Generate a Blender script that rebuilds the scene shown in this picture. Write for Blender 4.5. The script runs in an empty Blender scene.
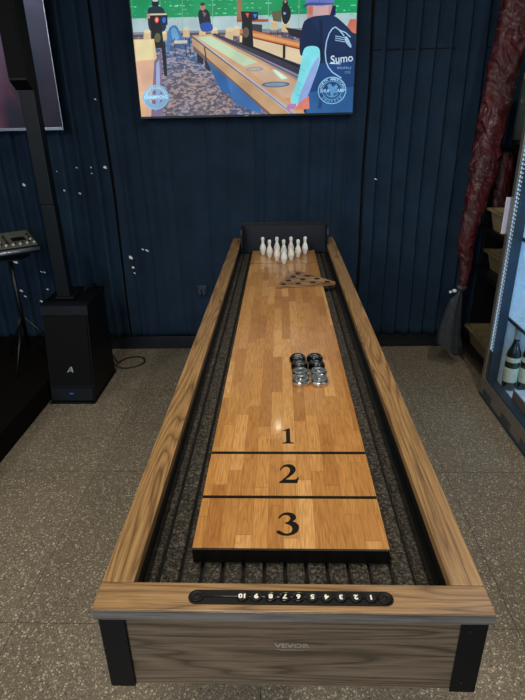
import bpy, bmesh, math, random
from mathutils import Vector, Matrix, noise
random.seed(7)
S = bpy.context.scene
COL = S.collection
PI = math.pi

# ---------------------------------------------------------------- camera
cam = bpy.data.cameras.new('camera'); cam_o = bpy.data.objects.new('camera', cam); COL.objects.link(cam_o)
R_ = Vector((0.99933493, 0.03098697, -0.01922245)); F_ = Vector((-0.03611755, 0.91371245, -0.4047531))
R_.normalize(); F_.normalize(); U_ = R_.cross(F_).normalized()
m = Matrix.Identity(4)
for i in range(3):
    m[i][0] = R_[i]; m[i][1] = U_[i]; m[i][2] = -F_[i]
m[0][3], m[1][3], m[2][3] = 0, 0, 1.4893
cam_o.matrix_world = m
cam.sensor_fit = 'HORIZONTAL'; cam.sensor_width = 36; cam.lens = 36 * 527.29 / 525
cam.clip_start = .02
S.camera = cam_o
# ---------------------------------------------------------------- exposure, world, lights
S.view_settings.view_transform = 'Standard'
try: S.view_settings.look = 'None'
except Exception: pass
S.view_settings.gamma = 1; S.view_settings.use_curve_mapping = False
S.view_settings.exposure = 0.0
W = bpy.data.worlds.new('world'); S.world = W; W.use_nodes = True
bg = W.node_tree.nodes['Background']; bg.inputs[0].default_value = (.55, .72, 1, 1); bg.inputs[1].default_value = .30

def area(name, loc, target, size, power, col, sy=None):
    l = bpy.data.lights.new(name, 'AREA'); l.energy = power; l.color = col
    l.shape = 'RECTANGLE'; l.size = size; l.size_y = sy or size
    o = bpy.data.objects.new(name, l); COL.objects.link(o); o.location = loc
    o.rotation_euler = (Vector(target) - Vector(loc)).to_track_quat('-Z', 'Y').to_euler()
    return o
area('ceiling_light_near', (-.15, .9, 2.66), (-.1, .9, 0), .35, 20, (1, .87, .68), .35)
area('ceiling_light_rear', (-1.0, -1.3, 2.66), (-.9, -1.2, 0), .6, 48, (1, .89, .72), .6)
area('ceiling_light_stage', (-2.7, .2, 2.64), (-1.3, .9, 0), .45, 27, (1, .92, .80), .45)
area('added_light_aisle', (.95, 1.5, 2.68), (.95, 1.7, 0), .10, 14, (1, .93, .84), .10)  # unseen lamp added to sparkle the red film and lift the right floor
area('window_daylight', (-1.6, -2.8, 1.9), (.6, 2.5, 1.0), 1.6, 42, (.62, .80, 1), 1.4)

# ---------------------------------------------------------------- material helpers
def srgb(h):
    h = h.lstrip('#'); c = [int(h[i:i+2], 16)/255 for i in (0, 2, 4)]
    return tuple((x/12.92 if x <= .04045 else ((x+.055)/1.055)**2.4) for x in c) + (1,)
class NT:
    def __init__(s, name):
        s.m = bpy.data.materials.new(name); s.m.use_nodes = True
        s.t = s.m.node_tree; s.b = s.t.nodes['Principled BSDF']
    def n(s, typ, **kw):
        x = s.t.nodes.new(typ)
        for k, v in kw.items():
            if k in x.inputs.keys() if isinstance(k, str) else False: x.inputs[k].default_value = v
            else: setattr(x, k, v)
        return x
    def l(s, a, b): s.t.links.new(a, b)
    def coords(s, scale=(1, 1, 1), kind='Object'):
        tc = s.n('ShaderNodeTexCoord'); mp = s.n('ShaderNodeMapping'); s.l(tc.outputs[kind], mp.inputs[0])
        mp.inputs['Scale'].default_value = scale; return mp.outputs[0]
    def math(s, op, a, b=None, c=None):
        x = s.n('ShaderNodeMath'); x.operation = op
        for i, v in enumerate((a, b, c)):
            if v is None: continue
            if isinstance(v, (int, float)): x.inputs[i].default_value = v
            else: s.l(v, x.inputs[i])
        return x.outputs[0]
    def noise(s, vec, scale, detail=3, rough=.5, dist=0, out='Fac'):
        x = s.n('ShaderNodeTexNoise'); s.l(vec, x.inputs['Vector'])
        x.inputs['Scale'].default_value = scale; x.inputs['Detail'].default_value = detail
        x.inputs['Roughness'].default_value = rough; x.inputs['Distortion'].default_value = dist
        return x.outputs[out]
    def ramp(s, fac, stops, interp='LINEAR'):
        x = s.n('ShaderNodeValToRGB'); s.l(fac, x.inputs[0]); r = x.color_ramp; r.interpolation = interp
        while len(r.elements) > 1: r.elements.remove(r.elements[-1])
        r.elements[0].position = stops[0][0]; r.elements[0].color = stops[0][1]
        for p, c in stops[1:]:
            e = r.elements.new(p); e.color = c
        return x.outputs[0]
    def mix(s, fac, a, b, mode='MIX'):
        x = s.n('ShaderNodeMix'); x.data_type = 'RGBA'; x.blend_type = mode
        for i, v in ((0, fac), (6, a), (7, b)):
            if isinstance(v, (int, float)): x.inputs[i].default_value = v
            elif isinstance(v, tuple): x.inputs[i].default_value = v
            else: s.l(v, x.inputs[i])
        return x.outputs[2]
    def bump(s, h, strength=.3, dist=.002):
        x = s.n('ShaderNodeBump'); x.inputs['Strength'].default_value = strength; x.inputs['Distance'].default_value = dist
        s.l(h, x.inputs['Height']); s.l(x.outputs[0], s.b.inputs['Normal'])
    def set(s, **kw):
        for k, v in kw.items():
            s.b.inputs[{'rough': 'Roughness', 'metal': 'Metallic', 'coat': 'Coat Weight', 'coatr': 'Coat Roughness', 'spec': 'Specular IOR Level',
                        'sheen': 'Sheen Weight', 'alpha': 'Alpha', 'emit': 'Emission Strength', 'trans': 'Transmission Weight', 'ior': 'IOR'}[k]].default_value = v
        return s
    def col(s, c):
        if isinstance(c, (tuple, list)): s.b.inputs['Base Color'].default_value = c
        else: s.l(c, s.b.inputs['Base Color'])
        return s

def plain(name, hexc, rough=.5, metal=0, vary=.12, scale=30, coat=0, bumpy=0, spec=.5):
    t = NT(name); v = t.coords(); n = t.noise(v, scale, 4)
    c = srgb(hexc); d = tuple(x*(1-vary) for x in c[:3]) + (1,); u = tuple(min(1, x*(1+vary)) for x in c[:3]) + (1,)
    t.col(t.ramp(n, [(.3, d), (.7, u)])).set(rough=rough, metal=metal, coat=coat, spec=spec)
    if bumpy: t.bump(n, bumpy)
    return t.m

def emissive(name, hexc, strength=1.0):
    t = NT(name); v = t.coords(); n = t.noise(v, 9, 1)
    c = srgb(hexc); d = tuple(x*.86 for x in c[:3]) + (1,); u = tuple(min(1, x*1.12) for x in c[:3]) + (1,)
    t.col((.004, .004, .004, 1)).set(rough=.3, emit=strength, spec=.15)
    t.l(t.ramp(n, [(.3, d), (.7, u)]), t.b.inputs['Emission Color'])
    return t.m

def wood(name, dark, mid, light, axis='y', rings=15, stretch=.085, scale=13, rough=.45, coat=.15):
    t = NT(name)
    sc = {'y': (1, stretch, 1), 'x': (stretch, 1, 1), 'z': (1, 1, stretch)}[axis]
    v = t.coords(sc)
    n = t.noise(v, scale, 2, .45, .25)
    r = t.math('FRACT', t.math('MULTIPLY', n, rings))
    r = t.math('ABSOLUTE', t.math('SUBTRACT', r, .5))
    sc2 = {'y': (1, .03, 1), 'x': (.03, 1, 1), 'z': (1, 1, .03)}[axis]
    v2 = t.coords(sc2); f = t.noise(v2, 420, 3, .6)
    big = t.noise(t.coords(sc), scale*.6, 2)
    base = t.ramp(r, [(0, srgb(dark)), (.14, srgb(mid)), (.5, srgb(light))])
    fine = t.ramp(f, [(.36, (.45, .42, .40, 1)), (.55, (1.05, 1.05, 1.05, 1))])
    c = t.mix(.75, base, fine, 'MULTIPLY')
    c = t.mix(.5, c, t.ramp(big, [(.3, (.72, .7, .68, 1)), (.7, (1.12, 1.1, 1.08, 1))]), 'MULTIPLY')
    t.col(c).set(rough=rough, coat=coat, coatr=.25); t.bump(f, .15, .0006)
    return t.m

def butcher(name):
    t = NT(name); v = t.coords()
    sp = t.n('ShaderNodeSeparateXYZ'); t.l(v, sp.inputs[0]); x, y = sp.outputs[0], sp.outputs[1]
    Wd, L = .0268, .215
    xi = t.math('FLOOR', t.math('DIVIDE', t.math('ADD', x, 3.0), Wd))
    w1 = t.n('ShaderNodeTexWhiteNoise'); w1.noise_dimensions = '1D'; t.l(xi, w1.inputs['W'])
    yo = t.math('ADD', t.math('DIVIDE', y, L), t.math('MULTIPLY', w1.outputs['Value'], 7.3))
    yi = t.math('FLOOR', yo)
    cb = t.n('ShaderNodeCombineXYZ'); t.l(xi, cb.inputs[0]); t.l(yi, cb.inputs[1])
    w2 = t.n('ShaderNodeTexWhiteNoise'); w2.noise_dimensions = '2D'; t.l(cb.outputs[0], w2.inputs['Vector'])
    rnd = w2.outputs['Value']
    # grain offset per stave
    cb2 = t.n('ShaderNodeCombineXYZ'); t.l(t.math('ADD', x, t.math('MULTIPLY', rnd, 13.)), cb2.inputs[0])
    t.l(t.math('MULTIPLY', y, .12), cb2.inputs[1]); t.l(t.math('MULTIPLY', rnd, 5.), cb2.inputs[2])
    g = t.noise(cb2.outputs[0], 48, 2, .5, .3)
    r = t.math('ABSOLUTE', t.math('SUBTRACT', t.math('FRACT', t.math('MULTIPLY', g, 8)), .5))
    cb3 = t.n('ShaderNodeCombineXYZ'); t.l(t.math('ADD', x, rnd), cb3.inputs[0]); t.l(t.math('MULTIPLY', y, .035), cb3.inputs[1])
    f = t.noise(cb3.outputs[0], 520, 2, .6)
    base = t.ramp(rnd, [(0, srgb('#a3703a')), (.35, srgb('#b17f45')), (.7, srgb('#bf8d50')), (1, srgb('#d0a166'))])
    c = t.mix(.55, base, t.ramp(r, [(0, (.68, .6, .52, 1)), (.2, (.95, .93, .9, 1)), (.5, (1.08, 1.08, 1.06, 1))]), 'MULTIPLY')
    c = t.mix(.7, c, t.ramp(f, [(.35, (.62, .56, .5, 1)), (.55, (1, 1, 1, 1))]), 'MULTIPLY')
    fx = t.math('FRACT', t.math('DIVIDE', t.math('ADD', x, 3.0), Wd)); fy = t.math('FRACT', yo)
    ex = t.math('LESS_THAN', fx, .03); ey = t.math('LESS_THAN', fy, .006)
    c = t.mix(t.math('MULTIPLY', t.math('MAXIMUM', ex, ey), .45), c, srgb('#5a3a1c'))
    t.col(c).set(rough=.34, coat=.35, coatr=.09); t.bump(f, .06, .0004)
    return t.m

def terrazzo(name):
    t = NT(name); v = t.coords()
    base_n = t.noise(v, 3, 3)
    base = t.ramp(base_n, [(.3, srgb('#756c5d')), (.7, srgb('#82796a'))])
    fine = t.noise(v, 330, 2, .6)
    base = t.mix(.6, base, t.ramp(fine, [(.35, (.55, .54, .52, 1)), (.65, (1.25, 1.24, 1.2, 1))]), 'MULTIPLY')
    def chips(scale, thr, seedoff, cols, basec):
        mp = t.n('ShaderNodeMapping'); t.l(v, mp.inputs[0]); mp.inputs['Location'].default_value = (seedoff, seedoff*.7, 0)
        nz = t.noise(mp.outputs[0], 120, 1, .5, 0, 'Color')
        vm = t.n('ShaderNodeVectorMath'); vm.operation = 'MULTIPLY_ADD'; t.l(nz, vm.inputs[0]); vm.inputs[1].default_value = (.008, .008, 0); t.l(mp.outputs[0], vm.inputs[2])
        vo = t.n('ShaderNodeTexVoronoi'); t.l(vm.outputs[0], vo.inputs['Vector']); vo.inputs['Scale'].default_value = scale
        vo.inputs['Randomness'].default_value = 1
        sc = t.n('ShaderNodeSeparateColor'); t.l(vo.outputs['Color'], sc.inputs[0])
        rad = t.math('MULTIPLY_ADD', sc.outputs[0], .34, .14)
        inside = t.math('LESS_THAN', vo.outputs['Distance'], rad)
        keep = t.math('MULTIPLY', inside, t.math('GREATER_THAN', sc.outputs[1], thr))
        return t.mix(keep, basec, t.ramp(sc.outputs[2], cols, 'CONSTANT'))
    c = chips(210, .15, 3.1, [(0, srgb('#a89d88')), (.4, srgb('#b8ad98')), (.8, srgb('#544c40'))], base)
    c = chips(122, .18, 0, [(0, srgb('#a89d87')), (.35, srgb('#b8ad96')), (.7, srgb('#cbc0a9')), (.93, srgb('#5a5144'))], c)
    # joints on a 0.8 m grid
    sp = t.n('ShaderNodeSeparateXYZ'); t.l(v, sp.inputs[0])
    def joint(o, off):
        f = t.math('FRACT', t.math('DIVIDE', t.math('ADD', o, off + 8.0), .8))
        return t.math('LESS_THAN', f, .0034)
    j = t.math('MAXIMUM', joint(sp.outputs[0], .8652), joint(sp.outputs[1], -1.1817))
    c = t.mix(t.math('MULTIPLY', j, .8), c, srgb('#2c261e'))
    t.col(c).set(rough=.55, spec=.35)
    return t.m

def cloth(name, c1, c2, rough=.85):
    t = NT(name); v = t.coords(); n = t.noise(v, 5, 5, .6); f = t.noise(v, 500, 2)
    c = t.ramp(n, [(.3, srgb(c1)), (.7, srgb(c2))]); c = t.mix(.35, c, t.ramp(f, [(.3, (.6, .6, .6, 1)), (.7, (1.3, 1.3, 1.3, 1))]), 'MULTIPLY')
    t.col(c).set(rough=rough, spec=.25); t.bump(f, .2, .0006); return t.m

def carpet(name, c1, c2, c3='#8a8474'):
    t = NT(name); v = t.coords(); f = t.noise(v, 210, 5, .8)
    t.col(t.ramp(f, [(.38, srgb(c1)), (.52, srgb(c2)), (.66, srgb(c3))])).set(rough=.95, spec=.1)
    t.bump(f, .9, .003); return t.m

def wrap(name, hexc, hex2):
    t = NT(name); v = t.coords((1, 1, .8)); n1 = t.noise(v, 60, 3, .6, 1.2); n2 = t.noise(v, 9, 2, .5, .5)
    h = t.math('ABSOLUTE', t.math('SUBTRACT', n1, .5))
    t.col(t.ramp(n2, [(.3, srgb(hexc)), (.7, srgb(hex2))])).set(rough=.38, coat=1, coatr=.05, spec=.4)
    t.bump(h, .9, .012)
    t.l(t.b.inputs['Normal'].links[0].from_socket, t.b.inputs['Coat Normal'])
    return t.m

M = {}
M['floor'] = terrazzo('terrazzo')
M['curtain'] = cloth('navy_curtain_cloth', '#16293c', '#1f364b')
M['curtain2'] = cloth('navy_curtain_cloth_plain', '#16283a', '#1f3347')
M['wall'] = plain('dark_wall_paint', '#11151b', .8)
M['wallside'] = plain('grey_wall_paint', '#4b4a4c', .85)
M['ceiling'] = plain('dark_ceiling_paint', '#35363a', .9)
M['baseboard'] = plain('black_baseboard', '#10151d', .45)
M['oak_y'] = wood('oak_rail_lengthwise', '#6f5030', '#8f6f45', '#a38154', 'y', 19, .07, 14)
M['oak_x'] = wood('oak_rail_crosswise', '#6c5031', '#8a6c47', '#9c7c53', 'x', 17, .10, 13)
M['grey_x'] = wood('grey_laminate_crosswise', '#4d4134', '#695a49', '#7c6c59', 'x', 20, .06, 15, .42, .1)
M['grey_y'] = wood('grey_laminate_lengthwise', '#4d4134', '#695a49', '#7c6c59', 'y', 20, .06, 15, .42, .1)
M['band'] = wood('edge_band_daylight_grey', '#55524e', '#6f6c69', '#7f7c7a', 'x', 16, .05, 15, .4, .2)  # laminate band, its grey strengthened to carry reflected daylight
M['butcher'] = butcher('butcher_block')
M['black'] = plain('satin_black', '#08090a', .42)
M['blackgloss'] = plain('gloss_black', '#07090d', .25)
M['navyboard'] = plain('dark_navy_board', '#0b1420', .55)
M['plate'] = plain('black_steel_plate', '#080b10', .5, spec=.25)
M['ink'] = plain('black_ink', '#0a0806', .35, coat=.4)
M['gutter'] = carpet('ribbed_gutter_carpet', '#191816', '#3d3b37', '#7b776e')
M['groove'] = plain('groove_black', '#060606', .95)
M['stage'] = carpet('black_stage_carpet', '#070604', '#0e0c09', '#1c1813')
M['white'] = plain('ivory_white_plastic', '#e6e4da', .35, coat=.3)
M['whitetxt'] = plain('white_ink', '#e4e2da', .4)
M['greytxt'] = plain('grey_ink', '#9a9187', .4)
M['chrome'] = plain('chrome_metal', '#c9ccd0', .13, 1)
M['darkchrome'] = plain('dark_chrome_metal', '#2b2d30', .2, 1)
M['steel'] = plain('brushed_steel', '#7c7f83', .3, 1)
M['alu'] = plain('brushed_aluminium', '#8b8a86', .36, .9)
M['puckgrey'] = plain('clear_grey_cap', '#5a6063', .12, .2, coat=1)
M['puckblack'] = plain('black_cap', '#08090a', .12, coat=1)
M['speaker'] = plain('speaker_black', '#030405', .55, spec=.3)
M['grille'] = plain('speaker_grille', '#030406', .7, spec=.2, bumpy=.3, scale=400)
M['spkcol'] = plain('speaker_column_grey_black', '#0b131a', .5, spec=.3)
M['logo'] = plain('silver_logo', '#c8ccd2', .3, .3)
M['mixtop'] = plain('mixer_panel', '#6a6c60', .5)
M['silver'] = plain('mixer_silver_edge', '#aab3c2', .3, .7)
M['knobw'] = plain('knob_white', '#d6d9dc', .4)
M['knobd'] = plain('knob_dark', '#16181b', .4)
M['knobr'] = plain('knob_red', '#9c1f24', .4)
M['outlet'] = plain('outlet_plastic', '#2c3646', .4)
M['fleck'] = plain('painted_light_white', '#f4f6f8', .6)  # white that stands for light through curtain holes and glints on film
M['red'] = wrap('crinkled_red_film', '#380a10', '#561118')
M['redcloth'] = wrap('plain_red_film', '#4c1019', '#5d151d')
M['tan'] = plain('tan_plastic', '#9d8d6c', .45, vary=.08)
M['tan2'] = plain('olive_tan_plastic', '#7d7052', .5, vary=.08)
M['canister'] = plain('grey_green_tube', '#5d6b66', .3, .3, coat=.4)
M['cream'] = plain('cream_lid', '#b5a98c', .5)
M['card'] = plain('lavender_card', '#b9bdd4', .45)
M['fridgewhite'] = plain('fridge_liner', '#d9e6ee', .4)
M['fridgegrey'] = plain('fridge_frame_grey', '#989590', .35, .6)
M['fridgedark'] = plain('fridge_seal', '#2b3a48', .4)
M['bottle'] = plain('dark_green_bottle', '#0e1a10', .1, coat=.6)
M['capsule'] = plain('silver_capsule', '#aeb4ae', .3, .3)
M['label'] = plain('cream_label', '#dcd9bd', .6)
M['labelink'] = plain('grey_label_print', '#8d8a72', .6)
M['carton'] = plain('white_carton', '#cdd5da', .6)
M['cartonside'] = plain('taupe_carton_side', '#7b6e66', .6)
M['holewood'] = plain('rack_hole_dark', '#241a12', .8)
M['rackwood'] = wood('rack_ply', '#6b4e34', '#95734f', '#a58660', 'x', 6, .2, 14)
M['rim'] = plain('lamp_rim', '#d8d8d4', .4)
M['ledgreen'] = emissive('status_led', '#4a5ad8', .7)
M['led'] = emissive('fridge_led', '#b4d4f2', .85)
M['lampglow'] = emissive('lamp_glow', '#fff0d8', 6)
def glassmat():
    t = NT('fridge_glass'); tr = t.n('ShaderNodeBsdfTransparent'); tr.inputs[0].default_value = (.93, .97, 1, 1)
    gl = t.n('ShaderNodeBsdfGlossy'); gl.inputs['Roughness'].default_value = .03
    lw = t.n('ShaderNodeLayerWeight'); lw.inputs[0].default_value = .5
    fa = t.math('MULTIPLY_ADD', t.math('POWER', lw.outputs['Facing'], 5), .5, .02)
    mx = t.n('ShaderNodeMixShader'); t.l(fa, mx.inputs[0]); t.l(tr.outputs[0], mx.inputs[1]); t.l(gl.outputs[0], mx.inputs[2])
    t.l(mx.outputs[0], t.t.nodes['Material Output'].inputs[0]); return t.m
M['glass'] = glassmat()
def filmmat():
    t = NT('smoky_plastic_film'); v = t.coords(); n = t.noise(v, 45, 4, .6, 1.5)
    t.col(srgb('#39424a')).set(rough=.16, alpha=.72, coat=1, coatr=.08); t.bump(n, 1, .012); return t.m
M['film'] = filmmat()

# ---------------------------------------------------------------- mesh helpers
class MB:
    def __init__(s): s.bm = bmesh.new(); s.mats = []
    def mi(s, mat):
        mm = M[mat] if isinstance(mat, str) else mat
        if mm not in s.mats: s.mats.append(mm)
        return s.mats.index(mm)
    def box(s, x0, x1, y0, y1, z0, z1, mat, bev=0, rot=None):
        r = bmesh.ops.create_cube(s.bm, size=1)
        vs = r['verts']; c = Vector(((x0+x1)/2, (y0+y1)/2, (z0+z1)/2))
        for v in vs:
            v.co = Vector((v.co.x*(x1-x0), v.co.y*(y1-y0), v.co.z*(z1-z0)))
            if rot is not None: v.co = rot @ v.co
            v.co += c
        fs = set(f for v in vs for f in v.link_faces); i = s.mi(mat)
        for f in fs: f.material_index = i
        if bev:
            es = set(e for f in fs for e in f.edges)
            r2 = bmesh.ops.bevel(s.bm, geom=list(es), offset=bev, segments=2, profile=.7, affect='EDGES')
            for f in r2['faces']: f.material_index = i
        return s
    def poly(s, pts, mat, smooth=False):
        vs = [s.bm.verts.new(p) for p in pts]; f = s.bm.faces.new(vs); f.material_index = s.mi(mat); f.smooth = smooth; return f
    def prism(s, pts, z0, z1, mat, axis='z'):
        """pts 2-D outline, extruded z0..z1 along axis"""
        def P(a, b, c): return {'z': (a, b, c), 'y': (a, c, b), 'x': (c, a, b)}[axis]
        i = s.mi(mat); n = len(pts)
        A = [s.bm.verts.new(P(a, b, z0)) for a, b in pts]; B = [s.bm.verts.new(P(a, b, z1)) for a, b in pts]
        fs = [s.bm.faces.new(A), s.bm.faces.new(B[::-1])]
        for f in fs: f.normal_update()
        for k in range(n): fs.append(s.bm.faces.new((A[k], B[k], B[(k+1) % n], A[(k+1) % n])))
        for f in fs: f.material_index = i
        bmesh.ops.triangulate(s.bm, faces=fs[:2])
        return s
    def lathe(s, prof, mat, loc=(0, 0, 0), n=24, mats=None, rot=None):
        loc = Vector(loc); rings = []
        for r, z in prof:
            ring = []
            for k in range(n):
                p = Vector((max(r, 1e-5)*math.cos(2*PI*k/n), max(r, 1e-5)*math.sin(2*PI*k/n), z))
                if rot is not None: p = rot @ p
                ring.append(s.bm.verts.new(p+loc))
            rings.append(ring)
        for j in range(len(rings)-1):
            i = s.mi(mats[j] if mats else mat)
            for k in range(n):
                f = s.bm.faces.new((rings[j][k], rings[j][(k+1) % n], rings[j+1][(k+1) % n], rings[j+1][k])); f.material_index = i; f.smooth = True
        for ring, mt in ((rings[0][::-1], mats[0] if mats else mat), (rings[-1], mats[-1] if mats else mat)):
            f = s.bm.faces.new(ring); f.material_index = s.mi(mt)
        return s
    def tube(s, pts, r, mat, n=8):
        pts = [Vector(p) for p in pts]; rings = []
        for a, p in enumerate(pts):
            d = (pts[min(a+1, len(pts)-1)] - pts[max(a-1, 0)]).normalized()
            u = d.cross(Vector((0, 0, 1)));  u = u.normalized() if u.length > .05 else Vector((1, 0, 0))
            w = d.cross(u).normalized(); rr = r[a] if isinstance(r, (list, tuple)) else r
            rings.append([s.bm.verts.new(p + (u*math.cos(2*PI*k/n) + w*math.sin(2*PI*k/n))*rr) for k in range(n)])
        i = s.mi(mat)
        for j in range(len(rings)-1):
            for k in range(n):
                f = s.bm.faces.new((rings[j][k], rings[j][(k+1) % n], rings[j+1][(k+1) % n], rings[j+1][k])); f.material_index = i; f.smooth = True
        for ring in (rings[0][::-1], rings[-1]):
            f = s.bm.faces.new(ring); f.material_index = i
        return s
    def build(s, name, parent=None, loc=None, recalc=True, auto=False):
        if recalc: bmesh.ops.recalc_face_normals(s.bm, faces=s.bm.faces[:])
        me = bpy.data.meshes.new(name); s.bm.to_mesh(me); s.bm.free()
        for mm in s.mats: me.materials.append(mm)
        o = bpy.data.objects.new(name, me); COL.objects.link(o)
        if parent: o.parent = parent
        if loc: o.location = loc
        return o
def thing(name, label, cat, loc=(0, 0, 0), rz=0, group=None):
    o = bpy.data.objects.new(name, None); COL.objects.link(o); o.location = loc; o.rotation_euler[2] = rz
    o.empty_display_size = .05
    return tag(o, label, cat, group)
def tag(o, label, cat, group=None, kind=None):
    o['label'] = label; o['category'] = cat
    if group: o['group'] = group
    if kind: o['kind'] = kind
    return o
def struct(o): o['kind'] = 'structure'; return o
def copy_tree(o, parent=None):
    c = o.copy(); COL.objects.link(c); c.parent = parent
    for ch in list(o.children): copy_tree(ch, c)
    return c
def relocate(o, loc):   # make vertex coordinates local to loc (child meshes stay in place for a root at loc)
    return o
def textmesh(body, size, mat, mb, origin, xdir, ydir, off=0.0, ext=.0004, sx=1.0):
    """flat lettering added to a mesh builder"""
    cu = bpy.data.curves.new('t', 'FONT'); cu.body = body; cu.size = size; cu.align_x = 'CENTER'; cu.align_y = 'CENTER'; cu.offset = off; cu.resolution_u = 3
    to = bpy.data.objects.new('t', cu); COL.objects.link(to)
    dg = bpy.context.evaluated_depsgraph_get(); dg.update()
    me = bpy.data.meshes.new_from_object(to.evaluated_get(dg))
    X = Vector(xdir); Y = Vector(ydir); O = Vector(origin); i = mb.mi(mat)
    vs = [mb.bm.verts.new(O + X*(v.co.x*sx) + Y*v.co.y) for v in me.vertices]
    for p in me.polygons:
        try: f = mb.bm.faces.new([vs[k] for k in p.vertices]); f.material_index = i
        except ValueError: pass
    bpy.data.objects.remove(to); bpy.data.curves.remove(cu); bpy.data.meshes.remove(me)
WYAW = .0111

# ---------------------------------------------------------------- the room
b = MB(); b.box(-3.4, 1.9, -3.2, 3.6, -.05, 0, 'floor'); struct(b.build('floor'))
b = MB(); b.box(-3.5, 2.1, 3.455, 3.56, 0, 2.72, 'wall'); o = struct(b.build('wall_back')); o.rotation_euler[2] = WYAW
b = MB(); b.box(1.86, 1.96, -3.2, 3.44, 0, 2.7, 'wallside'); struct(b.build('wall_right'))
b = MB(); b.box(-3.4, -3.3, -3.2, 3.4, 0, 2.7, 'wallside'); struct(b.build('wall_left'))
b = MB(); b.box(-3.4, 1.9, -.6, 3.5, 2.7, 2.78, 'ceiling'); struct(b.build('ceiling'))
b = MB(); b.box(-3.2, 1.82, 3.405, 3.45, 0, .083, 'baseboard', .004); b.box(-3.2, 1.82, 3.40, 3.45, .083, .094, 'baseboard', .003)
o = struct(b.build('baseboard_back')); o.rotation_euler[2] = WYAW

# ---------------------------------------------------------------- curtains
def pleat(x, p, ph=0):
    """overlapping flat folds: a broad plane and a short return"""
    q = (x/p + ph) % 1.0
    return q/.8 if q < .8 else (1-q)/.2
def curtain(name, x0, x1, z0, z1, fn, mat, label, hem=None):
    nx = int((x1-x0)/.006); nz = 60
    bm = bmesh.new(); rows = []
    for j in range(nz+1):
        z = z0 + (z1-z0)*j/nz; r = []
        for i in range(nx+1):
            x = x0 + (x1-x0)*i/nx
            r.append(bm.verts.new((x + .012*noise.noise(Vector((x*2, z*1.5, 3))), 3.425 - fn(x, z), z)))
        rows.append(r)
    for j in range(nz):
        for i in range(nx):
            f = bm.faces.new((rows[j][i], rows[j][i+1], rows[j+1][i+1], rows[j+1][i])); f.smooth = True
    me = bpy.data.meshes.new(name); bm.to_mesh(me); bm.free(); me.materials.append(M[mat])
    o = bpy.data.objects.new(name, me); COL.objects.link(o); o.rotation_euler[2] = WYAW
    sm = o.modifiers.new('thick', 'SOLIDIFY'); sm.thickness = .003; sm.offset = 1
    tag(o, label, 'curtain', None)
    if hem is not None:
        h = MB()
        for k in range(60):
            xa = x0 + (x1-x0)*k/60; xb = x0 + (x1-x0)*(k+1)/60
            h.poly([(xa, 3.421-fn(xa, hem), hem), (xb, 3.421-fn(xb, hem), hem), (xb, 3.421-fn(xb, hem), hem+.006), (xa, 3.421-fn(xa, hem), hem+.006)], 'groove')
        h.build('hem', o)
    return o
nz3 = lambda x, z, s, k: noise.noise(Vector((x*s, z*k, 1.7)))
def f_left(x, z):  return .004 + .044*pleat(x + .012*nz3(x, z, 3, 1), .098) + .006*nz3(x, z, 9, 1.2) + .006
def f_mid(x, z):
    w = x + .03*nz3(x, z, 2.2, .5)
    a = .5 + .5*math.sin(2*PI*w/.148 + 1.3*math.sin(5*x)); c = nz3(x, z, 15, .9)
    k = .35 + .65*abs(nz3(x+9, z, 2.6, .8))*1.8
    lines = sum(math.exp(-((w-q)/.006)**2)*h for q, h in ((-.93, .016), (-.80, .010), (-.63, .014), (-.42, .012), (-.30, .008), (-.12, .016), (-.085, .01), (.11, .012), (.19, .010), (.36, .012), (.45, .014)))
    return .012 + .020*(a**2)*k + .010*c + .007*nz3(x, z, 30, 6) * max(0, nz3(x, z, 3, 3)) + lines
def f_right(x, z): return .006 + .046*pleat(x + .010*nz3(x, z, 3, 1), .094, .3) + .005*nz3(x, z, 9, 1.2) + .005
cl = curtain('pleated_curtain', -2.35, -1.012, .10, 2.6, f_left, 'curtain', 'dark navy pleated curtain hanging behind the column speaker and mixer')
cm = curtain('pleated_curtain', -1.005, .54, .10, 2.6, f_mid, 'curtain2', 'dark navy loosely wrinkled curtain behind the large television and table end')
cr = curtain('pleated_curtain', .556, 1.82, .10, 2.6, f_right, 'curtain', 'dark navy sharply pleated curtain right of the large television', hem=1.815)
# white flecks painted for light coming through holes in the cloth
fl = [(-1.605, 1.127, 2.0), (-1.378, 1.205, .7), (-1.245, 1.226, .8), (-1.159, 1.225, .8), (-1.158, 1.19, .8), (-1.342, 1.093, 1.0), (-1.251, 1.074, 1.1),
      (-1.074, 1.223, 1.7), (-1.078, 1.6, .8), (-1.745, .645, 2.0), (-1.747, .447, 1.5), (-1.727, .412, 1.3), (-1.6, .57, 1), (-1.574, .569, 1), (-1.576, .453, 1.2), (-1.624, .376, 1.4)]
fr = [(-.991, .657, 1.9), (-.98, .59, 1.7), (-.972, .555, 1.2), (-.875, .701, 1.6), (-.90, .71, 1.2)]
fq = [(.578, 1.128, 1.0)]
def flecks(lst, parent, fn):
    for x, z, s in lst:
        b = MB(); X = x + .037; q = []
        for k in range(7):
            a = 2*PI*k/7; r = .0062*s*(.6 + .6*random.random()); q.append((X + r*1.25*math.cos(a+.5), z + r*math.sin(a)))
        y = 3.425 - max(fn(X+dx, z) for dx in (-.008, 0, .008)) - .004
        b.prism(q, y-.001, y, 'fleck', 'y'); b.build('painted_hole_light', parent)
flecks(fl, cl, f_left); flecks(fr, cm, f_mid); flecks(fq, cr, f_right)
b = MB(); b.box(-2.4, 1.84, 3.40, 3.425, 2.60, 2.625, 'black', .004); o = tag(b.build('curtain_rail'), 'black rail along the top of the back wall carrying the navy curtains', 'curtain rail'); o.rotation_euler[2] = WYAW

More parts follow.
